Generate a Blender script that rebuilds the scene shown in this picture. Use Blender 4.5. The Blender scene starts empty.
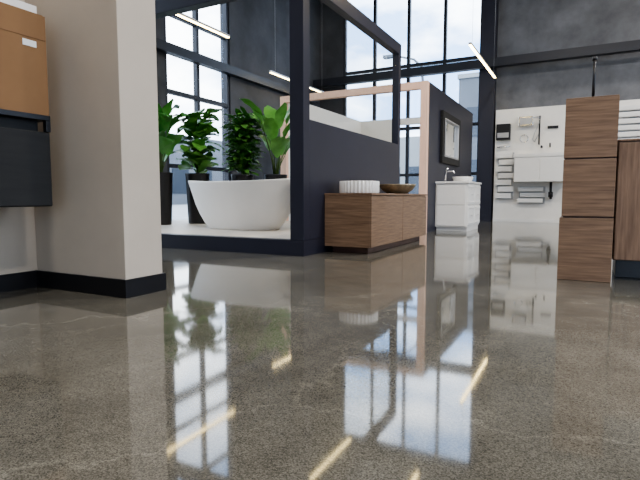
import bpy, bmesh, math, random
from mathutils import Vector, Matrix
random.seed(7)
S=bpy.context.scene
COL=S.collection
try:
    S.view_settings.look='AgX - Medium High Contrast'
except Exception as ex: print(ex)
# ------------------------------------------------ materials
def mat(name,col,rough=0.5,metal=0.0,var=0.0,vscale=8.0,bump=0.0,bscale=60.0,spec=0.5,emit=None,est=0.0,stretch=None,col2=None):
    m=bpy.data.materials.new(name); m.use_nodes=True
    nt=m.node_tree; n=nt.nodes; L=nt.links
    p=n['Principled BSDF']
    p.inputs['Base Color'].default_value=(*col,1)
    p.inputs['Roughness'].default_value=rough
    p.inputs['Metallic'].default_value=metal
    p.inputs['Specular IOR Level'].default_value=spec
    tc=n.new('ShaderNodeTexCoord'); mp=n.new('ShaderNodeMapping')
    L.new(tc.outputs['Object'],mp.inputs['Vector'])
    if stretch: mp.inputs['Scale'].default_value=stretch
    if var>0 or col2:
        no=n.new('ShaderNodeTexNoise'); no.inputs['Scale'].default_value=vscale; no.inputs['Detail'].default_value=6
        no.inputs['Roughness'].default_value=0.6
        L.new(mp.outputs[0],no.inputs['Vector'])
        cr=n.new('ShaderNodeValToRGB')
        cr.color_ramp.elements[0].position=0.3; cr.color_ramp.elements[1].position=0.7
        a=col if col2 else tuple(max(0,c*(1-var)) for c in col)
        b=col2 if col2 else tuple(min(1,c*(1+var)) for c in col)
        cr.color_ramp.elements[0].color=(*a,1); cr.color_ramp.elements[1].color=(*b,1)
        L.new(no.outputs['Fac'],cr.inputs[0]); L.new(cr.outputs[0],p.inputs['Base Color'])
    if bump>0:
        nb=n.new('ShaderNodeTexNoise'); nb.inputs['Scale'].default_value=bscale; nb.inputs['Detail'].default_value=4
        L.new(mp.outputs[0],nb.inputs['Vector'])
        bp=n.new('ShaderNodeBump'); bp.inputs['Strength'].default_value=bump; bp.inputs['Distance'].default_value=0.01
        L.new(nb.outputs['Fac'],bp.inputs['Height']); L.new(bp.outputs[0],p.inputs['Normal'])
    if emit:
        p.inputs['Emission Color'].default_value=(*emit,1); p.inputs['Emission Strength'].default_value=est
    return m
def wood(name,c1,c2,stretch,rough=0.45):
    return mat(name,c1,rough,col2=c2,vscale=3.0,stretch=stretch,bump=0.05,bscale=6,spec=0.4)

M={}
M['plaster']=mat('plaster_taupe',(0.49,0.43,0.36),0.8,var=0.06,vscale=2,bump=0.1,bscale=150)
M['conc']=mat('dark_concrete_wall',(0.062,0.064,0.073),0.75,var=0.4,vscale=1.3,bump=0.15,bscale=20)
M['conc2']=mat('grey_concrete_wall',(0.155,0.158,0.168),0.8,var=0.35,vscale=1.6,bump=0.15,bscale=20)
M['ceil']=mat('ceiling_paint',(0.35,0.35,0.36),0.9,var=0.05)
M['navy']=mat('navy_paint',(0.021,0.022,0.037),0.45,var=0.08,vscale=3)
M['black']=mat('black_satin',(0.008,0.008,0.010),0.4,var=0.1)
M['frame']=mat('window_frame_dark',(0.014,0.016,0.024),0.45,var=0.1)
M['white']=mat('white_laminate',(0.82,0.80,0.76),0.4,var=0.02)
M['dwall']=mat('display_white_paint',(0.84,0.81,0.75),0.7,var=0.03)
M['ceram']=mat('white_ceramic',(0.84,0.82,0.78),0.12,var=0.01)
M['tubm']=mat('matte_stone_resin',(0.84,0.81,0.76),0.35,var=0.01)
M['cream']=mat('cream_floor_tile',(0.64,0.58,0.50),0.5,var=0.05)
M['peach']=mat('raw_ply_peach',(0.82,0.54,0.40),0.6,var=0.06,vscale=4,stretch=(6,6,1))
M['oak_h']=wood('oak_veneer_horizontal',(0.14,0.085,0.053),(0.28,0.18,0.115),(1.2,1.2,22))
M['oak_v']=wood('oak_veneer',(0.145,0.087,0.054),(0.28,0.18,0.118),(22,22,1.2))
M['oak_dark']=mat('plinth_dark_timber',(0.10,0.05,0.035),0.5,var=0.2)
M['char']=wood('charcoal_timber',(0.011,0.0105,0.010),(0.019,0.018,0.017),(1.0,1.0,9),0.6)
M['card']=mat('brown_cardboard',(0.25,0.145,0.075),0.85,var=0.06,vscale=3,spec=0.2)
M['cardd']=mat('brown_cardboard_seam',(0.15,0.08,0.04),0.85,var=0.06,vscale=3,spec=0.2)
M['tape']=mat('packing_tape',(0.33,0.20,0.10),0.3,var=0.04)
M['chrome']=mat('chrome',(0.75,0.75,0.76),0.12,metal=1.0,var=0.02)
M['bronze']=mat('bronze_bowl_glaze',(0.24,0.19,0.12),0.35,metal=0.3,var=0.4,vscale=14)
M['mirror']=mat('mirror_glass',(0.8,0.82,0.83),0.03,metal=1.0,var=0.01)
M['pot']=mat('black_planter',(0.012,0.012,0.014),0.35,var=0.2)
M['soil']=mat('soil',(0.03,0.02,0.014),0.95,var=0.4,vscale=40)
M['leafA']=mat('leaf_bright_green',(0.06,0.21,0.028),0.4,col2=(0.16,0.38,0.08),vscale=5)
M['leafB']=mat('leaf_mid_green',(0.04,0.17,0.025),0.35,col2=(0.10,0.31,0.06),vscale=5)
M['leafC']=mat('leaf_dark_green',(0.035,0.14,0.022),0.4,col2=(0.12,0.29,0.06),vscale=7)
M['stem']=mat('stem_green_brown',(0.06,0.11,0.02),0.6,var=0.3)
M['led']=mat('led_diffuser',(1,0.95,0.82),0.5,var=0.01,emit=(1.0,0.76,0.32),est=18)
M['alu']=mat('aluminium_housing',(0.5,0.5,0.5),0.4,metal=0.7,var=0.05)
M['label']=mat('paper_label',(0.8,0.8,0.78),0.8,var=0.03)
M['asph']=mat('outdoor_pavement',(0.32,0.32,0.31),0.9,var=0.15,vscale=0.8)
M['bldg']=mat('building_cladding',(0.13,0.14,0.155),0.7,var=0.1,vscale=0.6)
M['bldg2']=mat('building_light_cladding',(0.30,0.31,0.31),0.7,var=0.06,vscale=0.6)
M['bglass']=mat('building_glass',(0.04,0.05,0.065),0.15,var=0.1)

def floor_mat():
    m=bpy.data.materials.new('polished_concrete'); m.use_nodes=True
    nt=m.node_tree;n=nt.nodes;L=nt.links;p=n['Principled BSDF']
    tc=n.new('ShaderNodeTexCoord')
    def noise(s,d=4,r=0.6):
        x=n.new('ShaderNodeTexNoise');x.inputs['Scale'].default_value=s;x.inputs['Detail'].default_value=d;x.inputs['Roughness'].default_value=r
        L.new(tc.outputs['Object'],x.inputs['Vector']);return x
    def ramp(src,a,b,ca,cb):
        r=n.new('ShaderNodeValToRGB');e=r.color_ramp.elements
        e[0].position=a;e[1].position=b;e[0].color=(*ca,1);e[1].color=(*cb,1)
        L.new(src,r.inputs[0]);return r
    def mix(t,f,a,b):
        x=n.new('ShaderNodeMix');x.data_type='RGBA';x.blend_type=t
        x.inputs[0].default_value=f
        L.new(a,x.inputs[6]);L.new(b,x.inputs[7]);return x.outputs[2]
    big=ramp(noise(0.9,6,0.6).outputs['Fac'],0.3,0.7,(0.098,0.091,0.075),(0.172,0.162,0.138))
    mid=ramp(noise(7,6,0.7).outputs['Fac'],0.3,0.7,(0.80,0.80,0.80),(1.12,1.12,1.12))
    c=mix('MULTIPLY',1.0,big.outputs[0],mid.outputs[0])
    v=n.new('ShaderNodeTexVoronoi');v.inputs['Scale'].default_value=330;v.feature='F1'
    L.new(tc.outputs['Object'],v.inputs['Vector'])
    sep=n.new('ShaderNodeSeparateColor');L.new(v.outputs['Color'],sep.inputs[0])
    sp=ramp(sep.outputs[0],0.05,0.95,(0.45,0.45,0.44),(1.5,1.5,1.5))
    c=mix('MULTIPLY',0.85,c,sp.outputs[0])
    v2=n.new('ShaderNodeTexVoronoi');v2.inputs['Scale'].default_value=0.55;v2.feature='DISTANCE_TO_EDGE'
    nw=noise(1.7,5);ad=n.new('ShaderNodeVectorMath');ad.operation='ADD'
    L.new(tc.outputs['Object'],ad.inputs[0]);L.new(nw.outputs['Color'],ad.inputs[1]);L.new(ad.outputs[0],v2.inputs['Vector'])
    vr=ramp(v2.outputs['Distance'],0.0,0.008,(1.5,1.5,1.5),(1,1,1))
    c=mix('MULTIPLY',0.8,c,vr.outputs[0])
    L.new(c,p.inputs['Base Color'])
    rr=n.new('ShaderNodeMapRange');rr.inputs[3].default_value=0.02;rr.inputs[4].default_value=0.09
    L.new(noise(2.2,5).outputs['Fac'],rr.inputs[0]);L.new(rr.outputs[0],p.inputs['Roughness'])
    p.inputs['IOR'].default_value=1.68
    b=n.new('ShaderNodeBump');b.inputs['Strength'].default_value=0.02;b.inputs['Distance'].default_value=0.01
    L.new(noise(1.6,2).outputs['Fac'],b.inputs['Height']);L.new(b.outputs[0],p.inputs['Normal'])
    return m
M['floor']=floor_mat()
def glass_mat(name,k,tint):
    m=bpy.data.materials.new(name);m.use_nodes=True
    nt=m.node_tree;n=nt.nodes;L=nt.links
    n.remove(n['Principled BSDF'])
    t=n.new('ShaderNodeBsdfTransparent');t.inputs[0].default_value=(*tint,1)
    g=n.new('ShaderNodeBsdfGlossy');g.inputs['Roughness'].default_value=0.02
    mx=n.new('ShaderNodeMixShader');lw=n.new('ShaderNodeLayerWeight');lw.inputs[0].default_value=0.5
    pw=n.new('ShaderNodeMath');pw.operation='POWER';pw.inputs[1].default_value=5
    ma=n.new('ShaderNodeMath');ma.operation='MULTIPLY_ADD';ma.inputs[1].default_value=k;ma.inputs[2].default_value=0.02
    L.new(lw.outputs['Facing'],pw.inputs[0]);L.new(pw.outputs[0],ma.inputs[0])
    L.new(ma.outputs[0],mx.inputs[0]);L.new(t.outputs[0],mx.inputs[1]);L.new(g.outputs[0],mx.inputs[2])
    L.new(mx.outputs[0],n['Material Output'].inputs[0]);return m
M['glass']=glass_mat('window_glass',0.4,(0.95,0.97,0.98))
M['pane']=glass_mat('partition_glass',0.6,(0.96,0.97,0.97))

# ------------------------------------------------ builder
class B:
    def __init__(s,name,bevel=0.0):
        s.name=name;s.bm=bmesh.new();s.ml=[];s.bevel=bevel
    def mi(s,k):
        if k not in s.ml:s.ml.append(k)
        return s.ml.index(k)
    def box(s,x0,x1,y0,y1,z0,z1,k):
        i=s.mi(k)
        v=[s.bm.verts.new((x,y,z)) for z in (z0,z1) for y in (y0,y1) for x in (x0,x1)]
        for f in ((0,2,3,1),(4,5,7,6),(0,1,5,4),(2,6,7,3),(0,4,6,2),(1,3,7,5)):
            s.bm.faces.new([v[j] for j in f]).material_index=i
        return s
    def rings(s,R,k,cap0=True,cap1=True,smooth=True):
        i=s.mi(k);rv=[[s.bm.verts.new(p) for p in r] for r in R]
        N=len(R[0])
        for a,b in zip(rv,rv[1:]):
            for j in range(N):
                f=s.bm.faces.new((a[j],a[(j+1)%N],b[(j+1)%N],b[j]));f.material_index=i;f.smooth=smooth
        if cap0:s.bm.faces.new(rv[0][::-1]).material_index=i
        if cap1:s.bm.faces.new(rv[-1]).material_index=i
        return s
    def lathe(s,prof,c,k,seg=32,sx=1,sy=1,flute=0,fn=0,power=2,lift=0,cap0=True,cap1=True,fluteN=99):
        R=[]
        for idx,(r,z) in enumerate(prof):
            ring=[]
            for j in range(seg):
                t=2*math.pi*j/seg
                cx,cy=math.cos(t),math.sin(t)
                q=r*(1+(flute*math.cos(fn*t) if idx<fluteN else 0))
                px=math.copysign(abs(cx)**(2/power),cx);py=math.copysign(abs(cy)**(2/power),cy)
                ring.append((c[0]+q*px*sx,c[1]+q*py*sy,c[2]+z+lift*cx*cx*max(0,(z-0.3)/0.34)))
            R.append(ring)
        return s.rings(R,k,cap0,cap1)
    def tube(s,path,r,k,seg=8,r1=None):
        P=[Vector(p) for p in path];R=[]
        for i,p in enumerate(P):
            d=(P[min(i+1,len(P)-1)]-P[max(i-1,0)]).normalized()
            u=d.orthogonal().normalized() if i==0 else (pu-d*pu.dot(d)).normalized()
            pu=u;w=d.cross(u)
            rr=r if r1 is None else r+(r1-r)*i/(len(P)-1)
            R.append([tuple(p+rr*(math.cos(2*math.pi*j/seg)*u+math.sin(2*math.pi*j/seg)*w)) for j in range(seg)])
        return s.rings(R,k)
    def leaf(s,base,az,el,length,width,droop,k,n=7,fold=0.25,roll=0.0,ov=0.9):
        i=s.mi(k);p=Vector(base)
        e=el;side=Vector((-math.sin(az),math.cos(az),0))
        rows=[]
        for j in range(n+1):
            t=j/n
            d=Vector((math.cos(az)*math.cos(e),math.sin(az)*math.cos(e),math.sin(e)))
            up=side.cross(d)*-1
            w=width*0.5*math.sin(math.pi*min(1,t**ov*0.97+0.015))**0.75
            sd=(side*math.cos(roll)+up*math.sin(roll))
            wave=0.06*width*math.sin(t*14)
            rows.append([s.bm.verts.new(p-sd*w+up*(fold*w+wave)),s.bm.verts.new(p),s.bm.verts.new(p+sd*w+up*(fold*w-wave))])
            p=p+d*(length/n);e-=droop/n
        for a,b in zip(rows,rows[1:]):
            for q in range(2):
                f=s.bm.faces.new((a[q],a[q+1],b[q+1],b[q]));f.material_index=i;f.smooth=True
        return s
    def done(s):
        bm=s.bm
        xs=[v.co for v in bm.verts]
        lo=Vector([min(v[i] for v in xs) for i in range(3)]);hi=Vector([max(v[i] for v in xs) for i in range(3)])
        o=Vector(((lo.x+hi.x)/2,(lo.y+hi.y)/2,lo.z))
        for v in bm.verts:v.co-=o
        me=bpy.data.meshes.new(s.name);bm.to_mesh(me);bm.free()
        for k in s.ml:me.materials.append(M[k])
        ob=bpy.data.objects.new(s.name,me);ob.location=o;COL.objects.link(ob)
        if s.bevel:
            b=ob.modifiers.new('bevel','BEVEL');b.width=s.bevel;b.segments=2;b.limit_method='ANGLE';b.angle_limit=math.radians(50)
        return ob
def box(name,x0,x1,y0,y1,z0,z1,k,bevel=0):return B(name,bevel).box(x0,x1,y0,y1,z0,z1,k).done()

H=7.0
# ------------------------------------------------ room shell
box('floor',-7.25,7.25,-5.25,13.45,-0.2,0,'floor')
box('ceiling',-7.25,7.25,-5.25,13.45,H,H+0.2,'ceil')
w=B('wall_left')
w.box(-7.25,-7,-5.25,2.5,0,H,'conc').box(-7.25,-7,6.3,7.06,0,H,'conc').box(-7.25,-7,9.0,13.2,0,H,'conc')
w.box(-7.25,-7,2.5,6.3,6.6,H,'conc').box(-7.25,-7,7.06,9.0,6.6,H,'conc').done()
w=B('wall_back')
w.box(-7.25,-6.25,13.2,13.45,0,H,'conc').box(-6.25,-2.4,13.2,13.45,6.6,H,'conc').box(-2.4,7.25,13.2,13.45,0,H,'conc2').done()
w=B('wall_right')
w.box(7,7.25,-5.25,1,0,H,'conc2').box(7,7.25,8,13.2,0,H,'conc2').box(7,7.25,1,8,5,H,'conc2').done()
w=B('wall_front')
w.box(-7,0.5,-5.25,-5,0,H,'conc2').box(5.5,7,-5.25,-5,0,H,'conc2').box(0.5,5.5,-5.25,-5,3.2,H,'conc2').done()
box('wall_partition',-3.45,-3.25,-5,2.355,0,H,'plaster')
box('plaster_column',-3.25,-2.4,2.06,2.355,0,H,'plaster',0.004)
B('baseboard_column').box(-3.25,-2.385,2.045,2.06,0,0.11,'black').box(-2.4,-2.385,2.06,2.37,0,0.11,'black').done()
box('baseboard_partition',-3.25,-3.235,-5,2.045,0,0.11,'black')
box('steel_column',-2.42,-2.06,12.98,13.2,0,H,'navy')
def window(name,axis,p,a,b,z1,mull,trans,fw=0.07):
    w=B(name)
    d0,d1=(p+0.06,p+0.16)
    def bx(a0,a1,z0,zz,k,e0=d0,e1=d1):
        if axis=='x': w.box(e0,e1,a0,a1,z0,zz,k)
        else: w.box(a0,a1,e0,e1,z0,zz,k)
    bx(a,a+fw,0,z1,'frame');bx(b-fw,b,0,z1,'frame');bx(a+fw,b-fw,0,fw,'frame');bx(a+fw,b-fw,z1-fw,z1,'frame')
    for m in mull:bx(m-fw/2,m+fw/2,fw,z1-fw,'frame')
    for t in trans:bx(a+fw,b-fw,t-fw/2,t+fw/2,'frame',d0+0.003,d1-0.003)
    bx(a+fw,b-fw,fw,z1-fw,'glass',p+0.105,p+0.111)
    return w.done()
window('window_1','x',-7.18,7.06,9.0,6.6,[8.0],[1.2,2.6,4.05,5.3],0.08)
window('fill_window_2','x',-7.18,2.5,6.3,6.6,[3.77,5.03],[2.6,4.05,5.3])  # unseen window behind the column, added to bring light onto the tub
window('window_3','y',13.15,-6.25,-2.4,6.6,[-5.3,-4.33,-3.36],[1.2,2.45,4.1],0.08)
window('fill_window_4','x',7.02,1,8,5,[2.75,4.5,6.25],[2.6])  # unseen window in the right wall, added to light faces turned that way
window('fill_window_5','y',-5.2,0.5,5.5,3.2,[2.16,3.83],[2.4])  # unseen rear window, added and sized for fill from behind the camera
box('steel_beam',-6.99,-6.84,2.6,12.75,3.25,3.42,'frame')
box('steel_beam',-6.99,6.99,12.78,12.97,3.72,3.92,'frame')

# ------------------------------------------------ LED linear lights
def led(x,y0,y1,z=3.4):
    b=B('linear_pendant_light')
    b.box(x-0.022,x+0.022,y0,y1,z,z+0.012,'led').box(x-0.025,x+0.025,y0-0.01,y1+0.01,z+0.012,z+0.05,'alu')
    for y in (y0+0.2,y1-0.2): b.tube([(x,y,z+0.045),(x,y,H-0.001)],0.003,'alu',6)
    b.done()
for a in [(-5.68,5.5,7.28),(-6.4,9.7,12.4),(-3.3,5.5,7.3),(-2.0,9.7,12.6),(-2.0,4.9,6.8)]: led(*a)
for i,(x,y) in enumerate([(-0.5,0.5),(3.5,0.5),(-0.5,6.5),(3.5,6.5),(3.5,11)]):  # unseen ceiling fill lights added to brighten the room, with invented lamp housings
    b=B('fill_lamp_housing');b.lathe([(0.05,0.5),(0.08,0.42),(0.12,0.38),(0.28,0.12),(0.30,0.0),(0.27,0.0),(0.1,0.33)],(x,y,6.3),'alu',24,cap1=True)
    b.tube([(x,y,6.78),(x,y,H-0.001)],0.01,'alu');b.done()
    l=bpy.data.lights.new('fill_light','AREA');l.shape='DISK';l.size=0.5;l.energy=220;l.color=(1,0.95,0.89)
    o=bpy.data.objects.new('ceiling_fill_light',l);o.location=(x,y,6.28);COL.objects.link(o)

# ------------------------------------------------ bathroom display enclosure
b=B('bath_platform',0)
b.box(-6.95,-2.5,4.37,4.50,0,0.16,'navy').box(-2.62,-2.5,4.50,7.9,0,0.16,'navy').box(-6.95,-2.62,7.8,7.9,0,0.16,'navy')
b.box(-6.95,-2.62,4.50,7.8,0,0.16,'cream').done()
b=B('navy_display_frame',0.004)
b.box(-2.66,-2.5,4.372,4.5,0.161,2.85,'navy')
b.box(-2.6,-2.5,4.5,7.3,0.161,1.385,'navy')
b.box(-2.6,-2.5,7.2,7.3,1.385,2.7,'navy')
b.box(-2.6,-2.5,4.5,7.3,2.7,2.85,'navy')
b.box(-6.95,-2.66,4.372,4.5,2.7,2.85,'navy')
b.box(-6.95,-6.84,4.372,4.5,0.161,2.7,'navy')
b.box(-2.555,-2.549,4.5,7.2,1.385,2.7,'pane')
b.done()
PZ=0.161
b=B('freestanding_bathtub')
prof=[(0.60,0.0),(0.625,0.015),(0.70,0.08),(0.79,0.20),(0.87,0.34),(0.94,0.50),(0.995,0.625),(1.0,0.64),(0.992,0.65),(0.965,0.648),(0.94,0.61),(0.88,0.48),(0.78,0.30),(0.66,0.16),(0.50,0.12),(0.2,0.11)]
b.lathe(prof,(-4.19,5.64,PZ),'tubm',72,sx=0.89,sy=0.42,power=2.3,lift=0.03).done()

def planter(b,x,y,r=0.2,h=0.83,z=PZ):
    b.lathe([(r*0.78,0),(r*0.82,0.02),(r*0.97,h-0.03),(r,h-0.02),(r,h),(r*0.9,h),(r*0.88,h-0.06)],(x,y,z),'pot',36,cap1=False)
    b.lathe([(r*0.885,h-0.06),(r*0.3,h-0.045)],(x,y,z),'soil',36,cap0=False);return (x,y,z+h-0.055)
def strelitzia(name,x,y,r,top,n,k,seed,spread=1.0,lw=0.17,ll=0.42):
    R=random.Random(seed);b=B(name);bx,by,bz=planter(b,x,y,r);hh=top-bz
    for i in range(n):
        az=2*math.pi*i/n+R.uniform(-.3,.3);q=R.uniform(.22,.66) if i%3 else R.uniform(.66,.8)
        out=R.uniform(.08,.18)*spread;L=ll*R.uniform(.85,1.1)
        P=[(bx+0.03*math.cos(az),by+0.03*math.sin(az),bz-0.0)]
        for t in (.33,.66,1):
            P.append((bx+math.cos(az)*(0.03+out*t**1.6),by+math.sin(az)*(0.03+out*t**1.6),bz+(hh*q-0.04)*t*0.85))
        b.tube(P,0.010,'stem',6,0.005)
        b.leaf(P[-1],az,R.uniform(1.05,1.45),L,lw*R.uniform(.85,1.15)*1.25,R.uniform(.7,1.8),k,n=9,fold=0.3,roll=R.uniform(-.4,.4))
    b.done()
def fig(name,x,y,r,top,n,k,seed,lw=0.2,ll=0.28,sp=1.0):
    R=random.Random(seed);b=B(name);bx,by,bz=planter(b,x,y,r);hh=top-bz
    for t in range(3):
        az=t*2.1+R.random();tx=0.06*math.cos(az);ty=0.06*math.sin(az)
        b.tube([(bx+tx*.3,by+ty*.3,bz),(bx+tx,by+ty,bz+hh*.4),(bx+tx*1.8,by+ty*1.8,bz+hh*.82)],0.012,'stem',6,0.005)
        m=n//3
        for i in range(m):
            q=0.06+0.8*i/m;a2=i*2.4+R.uniform(-.3,.3)+t
            p=(bx+tx*(.3+1.8*q),by+ty*(.3+1.8*q),bz+hh*q)
            b.leaf(p,a2,R.uniform(.1,1.0),ll*R.uniform(.8,1.15)*sp,lw*R.uniform(.8,1.1),R.uniform(.4,1.3),k,n=6,fold=0.2,roll=R.uniform(-.3,.3),ov=1.3)
    b.done()
strelitzia('potted_banana_plant',-6.03,5.92,0.20,2.22,24,'leafB',3,0.8,0.20,0.48)
fig('potted_fiddle_leaf_fig',-5.74,6.47,0.2,2.12,66,'leafA',5,0.27,0.37)
fig('potted_schefflera',-5.36,7.20,0.2,2.08,340,'leafC',9,0.11,0.22,1.5)
strelitzia('potted_strelitzia',-4.80,7.42,0.2,2.40,17,'leafA',12,1.3,0.18,0.54)

# ------------------------------------------------ timber vanity with basins
b=B('timber_vanity_cabinet',0.003)
b.box(-2.44,-2.02,4.90,6.78,0,0.07,'oak_dark')
b.box(-2.495,-1.97,4.82,6.85,0.07,0.62,'oak_h')
b.box(-2.497,-1.945,4.815,6.86,0.62,0.642,'oak_h')
b.box(-1.97,-1.95,4.822,5.832,0.075,0.612,'oak_h').box(-1.97,-1.95,5.838,6.848,0.075,0.612,'oak_h').done()
b=B('fluted_white_basin')
b.lathe([(0.185,0),(0.19,0.01),(0.19,0.125),(0.188,0.132),(0.178,0.132),(0.168,0.11),(0.15,0.04),(0.05,0.03)],(-2.21,5.10,0.642),'ceram',256,flute=0.028,fn=32,sx=1.13,sy=1.13,fluteN=4).done()
b=B('bronze_bowl_basin')
b.lathe([(0.10,0),(0.12,0.006),(0.18,0.05),(0.215,0.105),(0.22,0.125),(0.21,0.127),(0.19,0.095),(0.13,0.05),(0.03,0.03)],(-2.2,6.33,0.642),'bronze',56,sx=1.1,sy=1.1).done()

# ------------------------------------------------ peach portal room box
b=B('plywood_portal_booth',0.002)
X0,X1,Y0,Y1,Z=-5.2,-2.35,8.2,11.9,2.5
b.box(X0,X0+0.12,Y0,Y0+0.1,0,Z,'peach').box(X1-0.12,X1,Y0,Y0+0.1,0,Z,'peach').box(X0+0.12,X1-0.12,Y0,Y0+0.1,Z-0.12,Z,'peach')
b.box(X0,X0+0.12,Y0+0.1,Y1,0,Z,'dwall')
b.box(X1-0.12,X1-0.04,Y0+0.1,Y1,0,Z,'dwall')
b.box(X1-0.04,X1,Y0+0.1,Y1,0,Z,'navy')
b.box(X0+0.12,-4.1,Y1-0.1,Y1,0,Z,'dwall')
b.box(-4.1,X1-0.12,Y1-0.1,Y1,Z-0.15,Z,'dwall')
b.done()
b=B('framed_wall_mirror',0.006)
y0,y1,z0,z1=9.05,10.45,1.22,2.15;x=X1+0.001
for (a,c,d,e) in ((y0,y1,z0,z0+.13),(y0,y1,z1-.13,z1),(y0,y0+.16,z0+.13,z1-.13),(y1-.16,y1,z0+.13,z1-.13)): b.box(x,x+0.05,a,c,d,e,'char')
for (a,c,d,e) in ((y0+.15,y1-.15,z0+.12,z0+.15),(y0+.15,y1-.15,z1-.15,z1-.12),(y0+.15,y0+.19,z0+.15,z1-.15),(y1-.19,y1-.15,z0+.15,z1-.15)): b.box(x+.01,x+0.06,a,c,d,e,'alu')
b.box(x,x+0.015,y0+.16,y1-.16,z0+.13,z1-.13,'mirror').done()

b=B('white_shaker_vanity',0.003)
b.box(-2.34,-1.80,8.86,9.86,0,0.08,'white').box(-2.345,-1.79,8.8,9.9,0.08,0.84,'white')
for yy in (8.82,9.365):
    for (z0,z1) in ((0.11,0.45),(0.47,0.82)):
        b.box(-1.79,-1.775,yy,yy+0.515,z0,z1,'white').box(-1.775,-1.765,yy+0.03,yy+.485,z0+.03,z0+.05,'white').box(-1.775,-1.765,yy+0.03,yy+.485,z1-.05,z1-.03,'white')
        b.box(-1.775,-1.755,yy+.2,yy+.32,(z0+z1)/2-.005,(z0+z1)/2+.005,'chrome')
for z0,z1 in ((0.10,0.46),(0.47,0.82)): b.box(-2.32,-1.82,8.785,8.8,z0,z1,'white')
b.box(-2.347,-1.76,8.77,9.92,0.84,0.875,'ceram').done()
b=B('vessel_basin');b.lathe([(0.12,0),(0.16,0.01),(0.19,0.09),(0.185,0.1),(0.17,0.09),(0.13,0.03),(0.03,0.02)],(-2.03,9.5,0.875),'ceram',40).done()
b=B('basin_mixer_tap')
b.lathe([(0.025,0),(0.025,0.01),(0.017,0.015)],(-2.25,9.1,0.875),'chrome',16)
b.tube([(-2.25,9.1,0.88),(-2.25,9.1,1.03),(-2.24,9.1,1.06),(-2.2,9.1,1.07),(-2.1,9.1,1.06),(-2.09,9.1,1.03)],0.014,'chrome',12)
b.tube([(-2.25,9.1,1.06),(-2.25,9.1,1.10),(-2.2,9.1,1.12)],0.007,'chrome').done()

# ------------------------------------------------ white display wall
box('white_display_wall',-2.02,3.6,13.02,13.198,0,2.72,'dwall',0.003)
box('baseboard_back',-2.02,3.6,13.005,13.019,0,0.07,'white')
def slats(x0,x1,z0,z1,n):
    b=B('slatted_sample_rack',0.002)
    b.box(x0,x0+.02,12.96,13.018,z0,z1,'alu').box(x1-.02,x1,12.96,13.018,z0,z1,'alu')
    b.box(x0,x1,13.0,13.018,z0,z1,'alu')
    h=(z1-z0)/n
    for i in range(n):
        o=(i%2)*.06
        b.box(x0-.03+o,x1-.04+o,12.88,12.96,z0+i*h+.02,z0+(i+1)*h-.015,'white')
        b.box(x0+o,x1-.08+o,12.87,12.88,z0+i*h+.03,z0+(i+1)*h-.03,'ceram')
    b.done()
slats(-1.93,-1.56,0.55,1.68,7);slats(-1.42,-0.85,0.45,0.85,3);slats(0.30,1.9,1.75,2.6,6)
b=B('wall_hung_white_vanity',0.004)
b.box(-1.5,-0.4,12.5,13.018,0.95,1.52,'white').box(-1.52,-0.38,12.48,13.018,1.52,1.60,'ceram')
b.box(-1.49,-0.955,12.485,12.5,0.96,1.49,'white').box(-0.945,-0.41,12.485,12.5,0.96,1.49,'white').done()
b=B('bottle_trap');b.tube([(-0.72,12.8,0.949),(-0.72,12.8,0.62),(-0.72,12.84,0.58),(-0.72,13.01,0.58)],0.028,'black',12).lathe([(0.05,0),(0.05,0.12)],(-0.72,12.8,0.6),'black',16).done()
b=B('wall_mixer_tap');b.tube([(-0.95,13.015,1.78),(-0.95,12.75,1.78),(-0.95,12.73,1.74)],0.018,'black').tube([(-0.78,13.015,1.78),(-0.78,12.95,1.78),(-0.78,12.93,1.86)],0.016,'black').done()
for x in (-1.83,-1.33):
    b=B('towel_dispenser',0.008)
    dark='black' if x<-1.5 else 'chrome'
    b.box(x-.15,x+.17,12.88,13.018,1.98 if dark=='black' else 2.28,2.36 if dark=='black' else 2.5,dark)
    b.box(x-.12,x+.14,12.87,12.88,2.03 if dark=='black' else 2.31,2.15 if dark=='black' else 2.47,'alu').done()
b=B('toilet_roll_holder');b.tube([(-1.9,13.015,1.82),(-1.9,12.92,1.82),(-1.65,12.92,1.82)],0.012,'chrome').lathe([(0.06,0),(0.06,0.02)],(-1.9,12.95,1.80),'chrome',16).done()
b=B('shower_rail_set')
b.tube([(-1.02,13.015,2.5),(-1.02,12.95,2.5),(-1.02,12.95,1.85),(-1.02,13.015,1.85)],0.018,'black')
b.tube([(-1.02,12.95,2.38),(-1.05,12.8,2.46)],0.014,'chrome').lathe([(0.03,0.03),(0.09,0.01),(0.09,0)],(-1.06,12.78,2.43),'chrome',20)
b.tube([(-1.02,12.93,2.36),(-1.12,12.9,2.1),(-1.16,12.92,1.95),(-1.12,12.95,1.9),(-1.03,13.0,2.1)],0.010,'alu').done()
b=B('towel_ring');
b.tube([(-1.35,13.015,2.08),(-1.35,12.96,2.08)],0.02,'chrome').tube([(-1.35+.09*math.sin(t*math.pi/8),12.95,1.99+.09*math.cos(t*math.pi/8)) for t in range(17)],0.009,'chrome').done()
b=B('robe_hook_rack');b.box(-0.85,-0.62,12.99,13.018,2.2,2.26,'black')
for k in range(3): b.tube([(-0.82+k*.08,12.99,2.23),(-0.82+k*.08,12.94,2.21),(-0.82+k*.08,12.93,2.25)],0.008,'black')
b.done()

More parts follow.
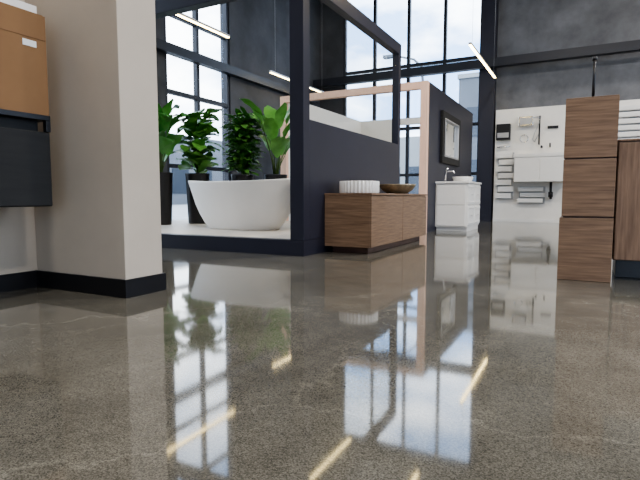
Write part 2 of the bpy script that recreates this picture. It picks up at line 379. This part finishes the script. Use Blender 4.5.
# ------------------------------------------------ right: tallboy + bench
b=B('oak_drawer_tallboy',0.003)
b.box(-0.14,0.175,4.05,4.5,0.02,1.285,'oak_dark')
for i,(z0,z1) in enumerate([(0.0,0.452),(0.462,0.868),(0.878,1.29)]):
    e=0.012 if i==0 else 0
    b.box(-0.15-e,0.18,4.03-e,4.06,z0+0.001,z1,'oak_h')
    b.box(-0.15-e,-0.141,4.06,4.5,z0+0.001,z1,'oak_h').box(0.176,0.18,4.06,4.5,z0+.001,z1,'oak_h')
b.box(-0.148,0.178,4.035,4.5,1.29,1.30,'oak_h').done()
b=B('black_display_pole');b.lathe([(0.055,0),(0.055,0.01),(0.014,0.018)],(0.02,4.2,1.301),'black',24)
b.tube([(0.02,4.2,1.31),(0.02,4.2,1.60)],0.010,'black',12).lathe([(0.016,0),(0.016,0.03)],(0.02,4.2,1.58),'black',12).done()
b=B('oak_bench_cabinet',0.003)
b.box(0.22,1.5,4.35,4.78,0,0.15,'black').box(0.19,1.55,4.14,4.8,0.15,0.99,'oak_h').box(0.186,1.56,4.125,4.81,0.99,1.005,'oak_v')
b.box(0.195,0.86,4.122,4.14,0.155,0.98,'oak_v').box(0.866,1.545,4.122,4.14,0.155,0.98,'oak_v').done()

# ------------------------------------------------ left: wall cabinet + carton
b=B('charcoal_wall_cabinet',0.003)
b.box(-3.249,-2.82,0.7,1.9,0.545,0.98,'char').box(-2.82,-2.8,0.71,1.3,0.55,0.975,'char').box(-2.82,-2.8,1.307,1.89,0.55,0.975,'char')
b.box(-3.249,-2.8,0.7,1.9,1.045,1.075,'black').box(-3.2,-2.86,0.75,1.86,0.98,1.045,'char').box(-2.83,-2.8,1.87,1.9,0.98,1.045,'black').done()
b=B('cardboard_box',0.006)
b.box(-3.24,-2.81,0.75,1.90,1.076,1.64,'card')
b.box(-3.235,-2.815,0.76,1.32,1.64,1.645,'card').box(-3.235,-2.815,1.33,1.89,1.64,1.645,'card').box(-3.06,-2.99,0.76,1.89,1.645,1.646,'tape')
b.box(-2.81,-2.808,1.76,1.84,1.45,1.485,'label').box(-2.81,-2.8085,0.76,1.895,1.50,1.503,'cardd').done()
b=B('white_sample_box',0.004);b.box(-3.1,-2.85,1.6,1.88,1.647,1.70,'white').box(-3.08,-2.87,1.62,1.75,1.701,1.74,'label').done()

# ------------------------------------------------ outdoors
box('ground',-80,60,-40,90,-0.35,-0.22,'asph')
b=B('warehouse_building')
b.box(-8.1,12,36,50,-0.22,8.8,'bldg')
for i in range(8):
    for z in (1.2,4.8): b.box(-7.5+i*2.4,-5.9+i*2.4,35.95,36,z,z+2.0,'bglass')
b.box(-8.2,12.1,35.9,50,8.8,9.1,'bldg2').done()
b=B('office_building')
b.box(-30,-8.6,48,60,-0.22,6.5,'bldg2')
for i in range(9): b.box(-29.5+i*2.3,-27.9+i*2.3,47.95,48,0.8,3.6,'bglass')
b.done()
b=B('street_lamp');b.tube([(-7.4,25,-0.22),(-7.4,25,6.2),(-7.5,25,7.1),(-7.9,25,7.5),(-8.9,25,7.8)],0.08,'bldg',8,0.05).box(-9.5,-8.8,24.85,25.15,7.72,7.86,'bldg').done()
b=B('distant_building');b.box(-48,-40,0,50,-0.22,7.5,'bldg')
for i in range(12): b.box(-40,-39.95,1+i*4,3.6+i*4,1,4,'bglass')
b.done()

# ------------------------------------------------ world
W=bpy.data.worlds.new('sky');S.world=W;W.use_nodes=True
n=W.node_tree.nodes;L=W.node_tree.links;bg=n['Background']
tc=n.new('ShaderNodeTexCoord');mp=n.new('ShaderNodeMapping');mp.inputs['Scale'].default_value=(1,1,2.2)
no=n.new('ShaderNodeTexNoise');no.inputs['Scale'].default_value=5.0;no.inputs['Detail'].default_value=7
cr=n.new('ShaderNodeValToRGB');e=cr.color_ramp.elements;e[0].position=0.42;e[1].position=0.64
e[0].color=(0.22,0.34,0.55,1);e[1].color=(0.95,0.97,1.0,1)
L.new(tc.outputs['Generated'],mp.inputs[0]);L.new(mp.outputs[0],no.inputs['Vector']);L.new(no.outputs['Fac'],cr.inputs[0]);L.new(cr.outputs[0],bg.inputs[0])
bg.inputs[1].default_value=7.5
def portal(loc,rot,sx,sy):
    l=bpy.data.lights.new('sky_portal','AREA');l.shape='RECTANGLE';l.size=sx;l.size_y=sy
    try:l.cycles.is_portal=True
    except Exception:pass
    o=bpy.data.objects.new('sky_portal',l);o.location=loc;o.rotation_euler=rot;COL.objects.link(o)
h=math.pi/2
portal((-7.3,8.03,3.3),(0,-h,0),6.6,1.94);portal((-7.3,4.4,3.3),(0,-h,0),6.6,3.8)
portal((-4.32,13.5,3.3),(-h,0,0),3.85,6.6)
portal((7.3,4.5,2.5),(0,h,0),5,7);portal((3.0,-5.3,1.6),(h,0,0),5,3.2)

cd=bpy.data.cameras.new('camera');cd.lens=28.1;cd.sensor_width=36;cd.clip_end=300
co=bpy.data.objects.new('camera',cd);co.location=(0,0,0.6);co.rotation_euler=(math.radians(90-4.9),0,math.radians(27.9));COL.objects.link(co)
S.camera=co
